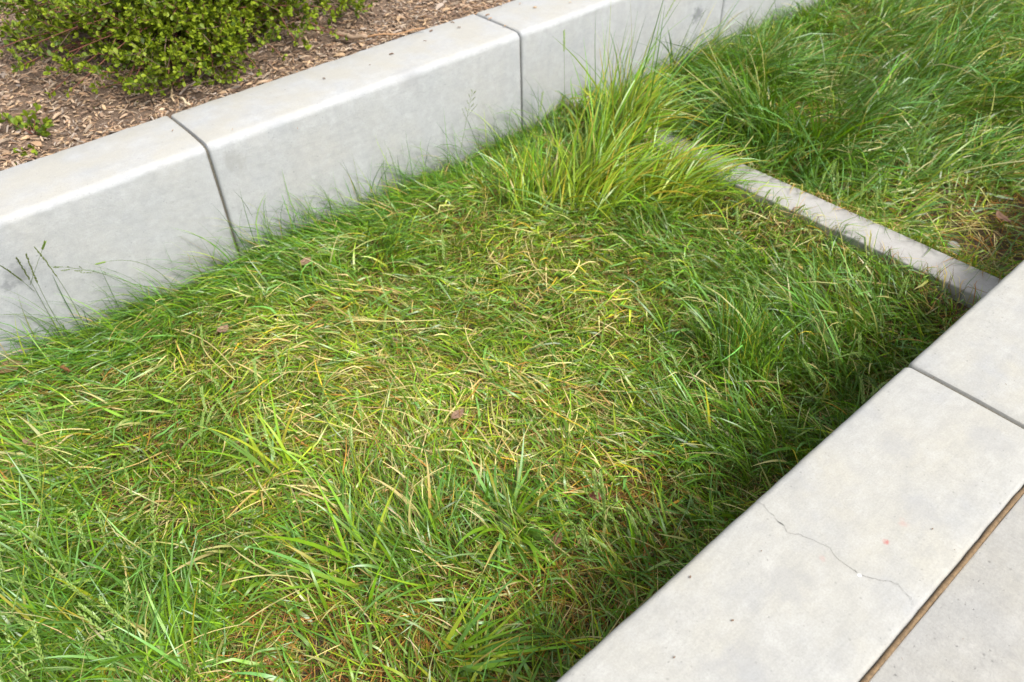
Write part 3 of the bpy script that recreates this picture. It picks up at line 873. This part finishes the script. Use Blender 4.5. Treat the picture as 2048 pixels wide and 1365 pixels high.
# dead leaves caught in the grass
def dead_leaf(label, p, L, az, tilt, col):
    k = 9; s = np.linspace(0, 1, k)
    hw = L * .27 * np.sin(PI * np.clip(s, 0, 1)) ** .75 * (1 + .12 * np.sin(s * 23 + L * 900)) + .0004
    curlz = .25 * L * (s - .5) ** 2 * 2
    V = []
    for i in range(k):
        for e, f in ((-1, 1), (-.5, .3), (0, 0), (.5, .35), (1, 1.1)):
            V.append((L * (s[i] - .5), e * hw[i], curlz[i] + f * hw[i] * .16 + .002 * math.sin(i * 2.1 + e * 3)))
    V = np.array(V); q = [[i * 5 + j, i * 5 + j + 1, i * 5 + 5 + j + 1, i * 5 + 5 + j] for i in range(k - 1) for j in range(4)]
    cc = np.tile(col, (len(V), 1)) * (1 + .25 * np.sin(np.arange(len(V)) * 1.7))[:, None]
    root = empty('dead_leaf', tuple(p), label, 'dead leaf')
    root.rotation_euler = (tilt, R.uniform(-.3, .3), az)
    mobj('leaf_blade', np_mesh('leaf_blade', V, q, None, cc), M_DRY, root)
    v, qq, t = tube([(-L * .72, .002, .05 * L), (-L * .5, 0, .12 * L), (0, 0, .004), (L * .48, 0, .1 * L)], [.0009, .0009, .0007, .0003], 4)
    a = Acc(); a.add(v, qq, t, np.array(col) * .7); mobj('midrib', a.mesh('midrib'), M_DRY, root)


PINK = np.array((.30, .19, .13)); BRL = np.array((.22, .12, .06))
dead_leaf('pinkish brown curled dead leaf in pale grass below the first wall joint', sp(445, 660, .06), .055, .5, .25, PINK)
dead_leaf('small dead leaf stuck on edge in the straw beside a long dry straw', sp(790, 680, .055), .03, 1.5, .6, PINK)
dead_leaf('flat brown dead leaf half buried in the thin yellow grass', sp(915, 830, .05), .05, .1, .15, PINK * .9)
dead_leaf('reddish dead leaf on the orange thatch near the curb wall', sp(1195, 992, .045), .05, -.6, .3, np.array((.28, .10, .07)))
dead_leaf('dark brown dead leaf beside the short seed spikes near the crack', sp(1115, 1078, .05), .04, .4, .2, BRL)
dead_leaf('upright brown dead leaf between green blades in mid bed', sp(1030, 608, .06), .03, 1.2, .9, BRL * 1.2)
dead_leaf('tan dead leaf at the foot of the wall under fine hair grass', sp(610, 525, .06), .06, .2, .15, PINK * 1.1)
dead_leaf('long brown dead leaf at the wall foot below the dark seed stalks', sp(20, 735, .05), .10, .4, .2, np.array((.30, .19, .10)))
dead_leaf('narrow rusty dead leaf standing in dark grass below the dark seed stalks', sp(130, 740, .06), .06, 1.6, .9, np.array((.32, .15, .07)))
dead_leaf('wide brown dead leaf in the straw beyond the cross beam', sp(2005, 438, .06), .09, .9, .2, np.array((.26, .15, .10)))
dead_leaf('small tan dead leaf in dark grass near the cross beam', sp(1600, 535, .06), .035, .9, .4, C_TAN)
dead_leaf('pink dead leaf caught between blades of the tall yellow-green tuft', sp(1265, 320, .10), .05, .5, .3, np.array((.36, .22, .16)))
dead_leaf('curled leaf fragment on bare straw beside the wall foot', sp(55, 885, .05), .035, 2.0, .2, PINK)

# grey stone showing in the thin grass beyond the beam
st = bmesh.new(); bmesh.ops.create_icosphere(st, subdivisions=3, radius=1)
for v_ in st.verts:
    c = v_.co; k = 1 + .10 * float(fnoise(np.float64(c.x * 1.2), np.float64(c.y + c.z), 2.2, 5))
    v_.co = Vector((c.x * .045 * k, c.y * .028 * k, c.z * .018 * k))
me = bpy.data.meshes.new('stone'); st.to_mesh(me); st.free()
for p_ in me.polygons: p_.use_smooth = True
s_ = mobj('stone', me, M_BEAM); s_.location = tuple(sp(1905, 497, .008)); s_.rotation_euler = (0, 0, .4)
tag(s_, 'small flat grey stone in thin straw beside the curb wall', 'stone')

# ------------------------------------------------------------------ mulch chips
def chip_mesh(seed, long):
    r = random.Random(seed); n = 4
    V = []
    for i in range(n):
        s = i / (n - 1); w_ = (.5 - abs(s - .5) * r.uniform(.2, .9)) * r.uniform(.8, 1.2); b = .25 * math.sin(s * 3 + seed)
        for a, e in ((-1, -1), (1, -1), (1, 1), (-1, 1)):
            V.append((s - .5 + r.uniform(-.05, .05), a * w_ * long + b * long * .5 + r.uniform(-.02, .02), e * .06 * r.uniform(.4, 1.2) + .06 * math.sin(s * PI)))
    q = [[i * 4 + j, i * 4 + (j + 1) % 4, i * 4 + 4 + (j + 1) % 4, i * 4 + 4 + j] for i in range(n - 1) for j in range(4)]
    q += [[3, 2, 1, 0], [(n - 1) * 4, (n - 1) * 4 + 1, (n - 1) * 4 + 2, (n - 1) * 4 + 3]]
    return np.array(V), np.array(q)


CH = [np.array(c) for c in [(.37, .255, .17), (.31, .20, .13), (.42, .305, .21), (.27, .185, .13), (.43, .295, .18), (.34, .275, .225), (.45, .35, .26), (.19, .125, .088), (.36, .23, .14)]]
variants = [chip_mesh(s, l) for s, l in enumerate([.16, .22, .3, .12, .4, .18, .26, .5, .1, .34])]


def rot(az, tilt, roll):
    return np.array(Matrix.Rotation(az, 3, 'Z') @ Matrix.Rotation(tilt, 3, 'Y') @ Matrix.Rotation(roll, 3, 'X'))


chip_acc = Acc()
m = 56000
cx_ = N.uniform(-.7, 4.0, m); cy_ = WALL_B + .008 + N.random(m) ** 1.15 * 2.9
cz_ = mulch_z(cx_, cy_) + N.uniform(.0, .014, m)
sz = N.uniform(.009, .026, m) * (1 + .5 * N.random(m) ** 4) * (1 + .10 * (cy_ - WALL_B))
for i in range(m):
    v, q = variants[i % 10]
    chip_acc.add(v * sz[i] @ rot(N.uniform(-PI, PI), N.normal(0, .28), N.normal(0, .4)).T + (cx_[i], cy_[i], cz_[i]), q, None, CH[int(N.integers(9))] * N.uniform(.7, 1.2))
ms = mobj('wood_chips', chip_acc.mesh('wood_chips', False), M_WOOD, mulch); ms['kind'] = 'stuff'

chip_me = []
for k in range(18):
    v, q = variants[k % 10]
    chip_me.append(np_mesh('wood_chip', v, q, None, np.tile(CH[k % 9] * (.75 + .18 * (k % 3)), (len(v), 1)), False)); chip_me[-1].materials.append(M_WOOD)
for i in range(285):
    x = R.uniform(-.1, 2.5); y = WALL_B + .03 + R.random() ** 1.4 * .75
    o = mobj('wood_chip', chip_me[R.randrange(18)], M_WOOD, mulch)
    s = R.uniform(.030, .058); o.scale = (s, s, s)
    o.location = (x, y, float(mulch_z(np.float64(x), np.float64(y))) + .012); o.rotation_euler = (R.gauss(0, .3), R.gauss(0, .2), R.uniform(-PI, PI))

# chips, crumbs and small cones lying on top of the wall and curb
for (px, py, s, k) in [(783, 108, .018, 7), (850, 82, .014, 3), (980, 38, .026, 8), (975, 30, .022, 1), (1010, 52, .014, 4), (905, 45, .018, 1), (918, 55, .014, 7), (1000, 12, .016, 3), (1040, 8, .018, 8),
                       (1070, 15, .018, 4), (1008, 5, .014, 1), (648, 157, .013, 7), (595, 257, .010, 1), (465, 259, .009, 8), (345, 261, .010, 1), (740, 130, .007, 7), (570, 180, .006, 3),
                       (835, 60, .02, 1), (790, 78, .016, 3), (862, 62, .018, 7), (1140, 5, .012, 4)]:
    p = P(px, py, .004)
    o = mobj('wood_chip', chip_me[k], M_WOOD); o.location = tuple(p); o.scale = (s, s, s * 1.6); o.rotation_euler = (R.gauss(0, .15), 0, R.uniform(-PI, PI))
    tag(o, 'small brown wood chip lying on top of the retaining wall', 'wood chip', 'wood chips on the retaining wall')
for (px, py, s) in [(1381, 1154, .007), (1465, 1241, .007), (1349, 1315, .006), (1804, 1318, .006), (1926, 1278, .005), (1523, 1102, .004), (2012, 769, .006), (1867, 755, .004), (1865, 1058, .005), (1990, 879, .004), (1909, 1100, .003)]:
    z = .0015
    p = P(px, py, z); o = mobj('debris_crumb', chip_me[7 if px % 2 else 3], M_WOOD); o.location = tuple(p); o.scale = (s * .75, s * 1.0, s * 1.1); o.rotation_euler = (0, 0, R.uniform(-PI, PI))
    tag(o, 'tiny dark plant crumb lying on the pale curb or pavement', 'crumb', 'crumbs on the curb and pavement')

# broken stick and small twigs on the mulch
def stick(label, a, b, r, col, name='stick', z0=.02):
    a = P(*a, z0); b = P(*b, z0)
    o = empty(name, tuple(a), label, 'stick')
    n = 9; s = np.linspace(0, 1, n)[:, None]
    p = (b - a) * s; p[:, 2] += .004 * np.sin(s[:, 0] * 9); p[:, :2] += .004 * np.sin(s * 7 + np.array([0, 1.3]))
    v, q, t = tube(p, r * (1 + .15 * np.sin(np.arange(n) * 2.3)) * np.linspace(1, .75, n), 7)
    ac = Acc(); ac.add(v, q, t, col); mobj('shaft', ac.mesh('shaft'), M_TWIG, o)
    d = (b - a) / np.linalg.norm(b - a)
    v, q, t = tube([p[5], p[5] + np.array([-d[1], d[0], .4]) * r * 2.5], [r * .5, r * .3], 5)
    ac = Acc(); ac.add(v, q, t, np.array(col) * .9); mobj('knot', ac.mesh('knot'), M_TWIG, o)


stick('thick broken grey-brown stick lying on the mulch by the wall', (672, 70), (735, 76), .011, np.array((.27, .19, .13)))
stick('long orange-brown thin stick on the mulch beyond the thick stick', (735, 75), (850, 58), .004, np.array((.33, .19, .10)))
stick('curved thin grey twig under the front of the shrub', (360, 190), (430, 125), .0035, np.array((.20, .16, .13)))
stick('short pale splinter of wood beside the shrub tip', (608, 75), (622, 100), .005, np.array((.46, .34, .20)))
stick('flat pale splinter at the back edge of the wall by the joint', (362, 198), (380, 212), .005, np.array((.52, .42, .28)))
stick('dark slim twig on the mulch left of the shrub', (25, 105), (58, 88), .007, np.array((.22, .17, .14)))
stick('pale splinter on the mulch in front of the shrub', (338, 168), (348, 205), .005, np.array((.42, .31, .19)))

# ------------------------------------------------------------------ shrub
def leaf_shape():
    s = [0, .18, .42, .68, .88, 1]; h = [.03, .14, .27, .33, .22, .02]
    V = []
    for a, b in zip(s, h):
        V += [(a, b, .10 * b - .10 * a * a), (a, 0, -.06 * b - .10 * a * a), (a, -b, .10 * b - .10 * a * a)]
    q = []
    for i in range(5):
        q += [[i * 3, i * 3 + 1, i * 3 + 4, i * 3 + 3], [i * 3 + 1, i * 3 + 2, i * 3 + 5, i * 3 + 4]]
    return np.array(V), np.array(q)


LV, LQ = leaf_shape()
LC = [np.array(c) for c in [(.135, .198, .010), (.180, .245, .013), (.090, .145, .009), (.235, .295, .018), (.155, .215, .011), (.062, .108, .009)]]


def basis(d, roll):
    d = Vector(d).normalized()
    up = Vector((0, 0, 1)) if abs(d.z) < .95 else Vector((1, 0, 0))
    y = up.cross(d).normalized(); z = d.cross(y)
    m_ = Matrix((d, y, z)).transposed()
    return m_ @ Matrix.Rotation(roll, 3, 'X')


class Plant:
    def __init__(s): s.tw = Acc(); s.leaves = []

    def twig(s, pts, r0, r1, col, sides=4):
        v, q, t = tube(pts, np.linspace(r0, r1, len(pts)), sides); s.tw.add(v, q, t, col)

    def leaf_run(s, pts, k, size, start=.2, whorl=True):
        pts = np.asarray(pts)
        for j in range(k):
            f = (start + (1 - start) * (j + R.random()) / k) * (len(pts) - 1.01); i = int(f)
            p = pts[i] + (pts[i + 1] - pts[i]) * (f - i); d = pts[i + 1] - pts[i]; d = d / np.linalg.norm(d)
            a = R.uniform(0, 2 * PI); sv_ = np.cross(d, (math.cos(a), math.sin(a), .3)); sv_ /= np.linalg.norm(sv_) + 1e-9
            s.leaves.append((p, d * R.uniform(.3, .9) + sv_ * .9 + np.array([0, 0, .28]), R.gauss(0, .6), size * R.uniform(.65, 1.2), R.randrange(6)))
        if whorl:
            p = pts[-1]; d = pts[-1] - pts[-2]; d = d / np.linalg.norm(d)
            for j in range(6):
                a = j * 1.05 + R.random(); sv_ = np.cross(d, (math.cos(a), math.sin(a), .2)); sv_ /= np.linalg.norm(sv_) + 1e-9
                s.leaves.append((p, d * .6 + sv_ * .8 + np.array([0, 0, .2]), R.gauss(0, .4), size * R.uniform(.7, 1.05), R.choice((1, 3, 3, 4))))

    def finish(s, name, loc, label, cat, nleaf, group=None):
        loc = np.array(loc, float)
        root = empty(name, tuple(loc), label, cat, group)
        me = s.tw.mesh('branch'); mobj('branches', me, M_TWIG, root).location = tuple(-loc)
        camp = np.array([0, 0, CAMZ])
        lv = sorted(s.leaves, key=lambda l: np.linalg.norm(l[0] - camp) - l[3] * 6)
        lm = []
        for c in LC:
            e = np_mesh('leaf', LV, LQ, None, np.tile(c, (len(LV), 1))); e.materials.append(M_LEAF); lm.append(e)
        vis = []
        for l in lv:
            d = (l[0] - camp) @ np.stack([UX, UY, UZ], 0)
            u, v_ = CX + F * d[0] / d[2], CY + F * d[1] / d[2]
            vis.append(-20 < u < 2068 and -20 < v_ < 1385)
        front = [l for l, k in zip(lv, vis) if k][:nleaf]; ids = set(map(id, front))
        for (p, d, rl, sz_, ci) in front:
            o = mobj('leaf', lm[ci], M_LEAF, root)
            mt = basis(d, rl).to_4x4(); mt.translation = Vector(p - loc)
            o.matrix_local = mt @ Matrix.Scale(sz_, 4)
        rest = [l for l in lv if id(l) not in ids]
        if rest:
            ac = Acc()
            for (p, d, rl, sz_, ci) in rest:
                ac.add((LV * sz_) @ np.array(basis(d, rl)).T + p, LQ, None, LC[ci] * R.uniform(.85, 1.15))
            o = mobj('foliage', ac.mesh('foliage'), M_LEAF, root); o.location = tuple(-loc); o['kind'] = 'stuff'
        return root


RED = np.array((.19, .075, .05)); BRN = np.array((.17, .115, .08))
sh = Plant(); SCX, SCY = 1.24, 3.56
for i in range(430):
    a = R.uniform(0, 2 * PI); rr = math.sqrt(R.random())
    ex = SCX + math.cos(a) * .82 * rr; ey = SCY + math.sin(a) * .60 * rr
    h = .34 * (1 - rr ** 2.4) + .05 + R.uniform(-.04, .07)
    if i > 385:                                 # low runners trailing forward over the mulch
        a = R.uniform(-2.35, -1.6); rr = R.uniform(.75, 1.05); ex = SCX + math.cos(a) * .78 * rr; ey = SCY + math.sin(a) * .60 * rr; h = R.uniform(.03, .12)
    if R.random() < .25: h *= .5
    b0 = np.array([SCX + R.gauss(0, .10), SCY + R.gauss(0, .09), .0]); e = np.array([ex, ey, h])
    n = 8; s = np.linspace(0, 1, n)[:, None]
    pts = b0 * (1 - s) + e * s; pts[:, 2] += .10 * np.sin(s[:, 0] * PI) * (.4 + rr) * R.uniform(.3, 1)
    pts[:, :2] += .02 * np.sin(s * 6 + np.array([R.random() * 6, R.random() * 6]))
    sh.twig(pts, .0042, .0015, RED if R.random() < .6 else BRN)
    sh.leaf_run(pts, 15, .021, .4)
    for j in range(R.randint(3, 6)):
        i0 = R.randint(3, n - 1); p = pts[i0]
        aa = math.atan2(e[1] - b0[1], e[0] - b0[0]) + R.gauss(0, .9)
        L = R.uniform(.06, .15); dr = np.array([math.cos(aa) * .8, math.sin(aa) * .8, R.uniform(-.1, .75)])
        tp = np.array([p + dr * L * t + np.array([0, 0, .02 * t * t]) for t in np.linspace(0, 1, 5)])
        tp[:, 2] = np.maximum(tp[:, 2], .012)
        sh.twig(tp, .0017, .0009, RED if R.random() < .5 else BRN, 3)
        sh.leaf_run(tp, R.randint(10, 17), .021, .15)
sh.finish('evergreen_shrub', (SCX, SCY, 0), 'low spreading evergreen shrub with small glossy leaves on wood mulch', 'shrub', 300)


def sprig(label, px, py, k, L, size, up=.8, group=None, name='shrub_seedling', cat='seedling', nl=60):
    p0 = P(px, py, .0); p0[2] = float(mulch_z(p0[0], p0[1])) if p0[1] > WALL_B else -.01
    pl = Plant()
    for i in range(k):
        a = R.uniform(0, 2 * PI); dr = np.array([math.cos(a), math.sin(a), up * R.uniform(.6, 1.4)]); dr /= np.linalg.norm(dr)
        l = L * R.uniform(.6, 1.1)
        tp = np.array([p0 + dr * l * t + np.array([0, 0, -.015 * t * t]) for t in np.linspace(0, 1, 5)])
        pl.twig(tp, .0015, .0008, RED, 3); pl.leaf_run(tp, max(2, int(l * 90)), size, .25)
    return pl.finish(name, p0, label, cat, nl, group)


sprig('loose young shrub seedling with broad green leaves on mulch near the shrub', 62, 262, 9, .12, .026)
sprig('bright yellow-green seedling on mulch at the wall edge below the loose seedling', 58, 292, 3, .05, .024)
sprig('dark leafy sprig with few stems on the mulch beyond the shrub tip', 675, 22, 7, .13, .028, nl=60)
for (px, py) in [(452, 222), (470, 170), (375, 175), (412, 193), (505, 150), (535, 150), (545, 140), (610, 118), (575, 135), (190, 215), (270, 200), (375, 200), (125, 298), (640, 95), (30, 318), (448, 190)]:
    sprig('tiny bright green weed seedling sprouting from mulch at the wall edge', px, py, 2, .014, .011, 1.2, 'weed seedlings along the wall edge', 'weed_seedling', 'weed', 20)
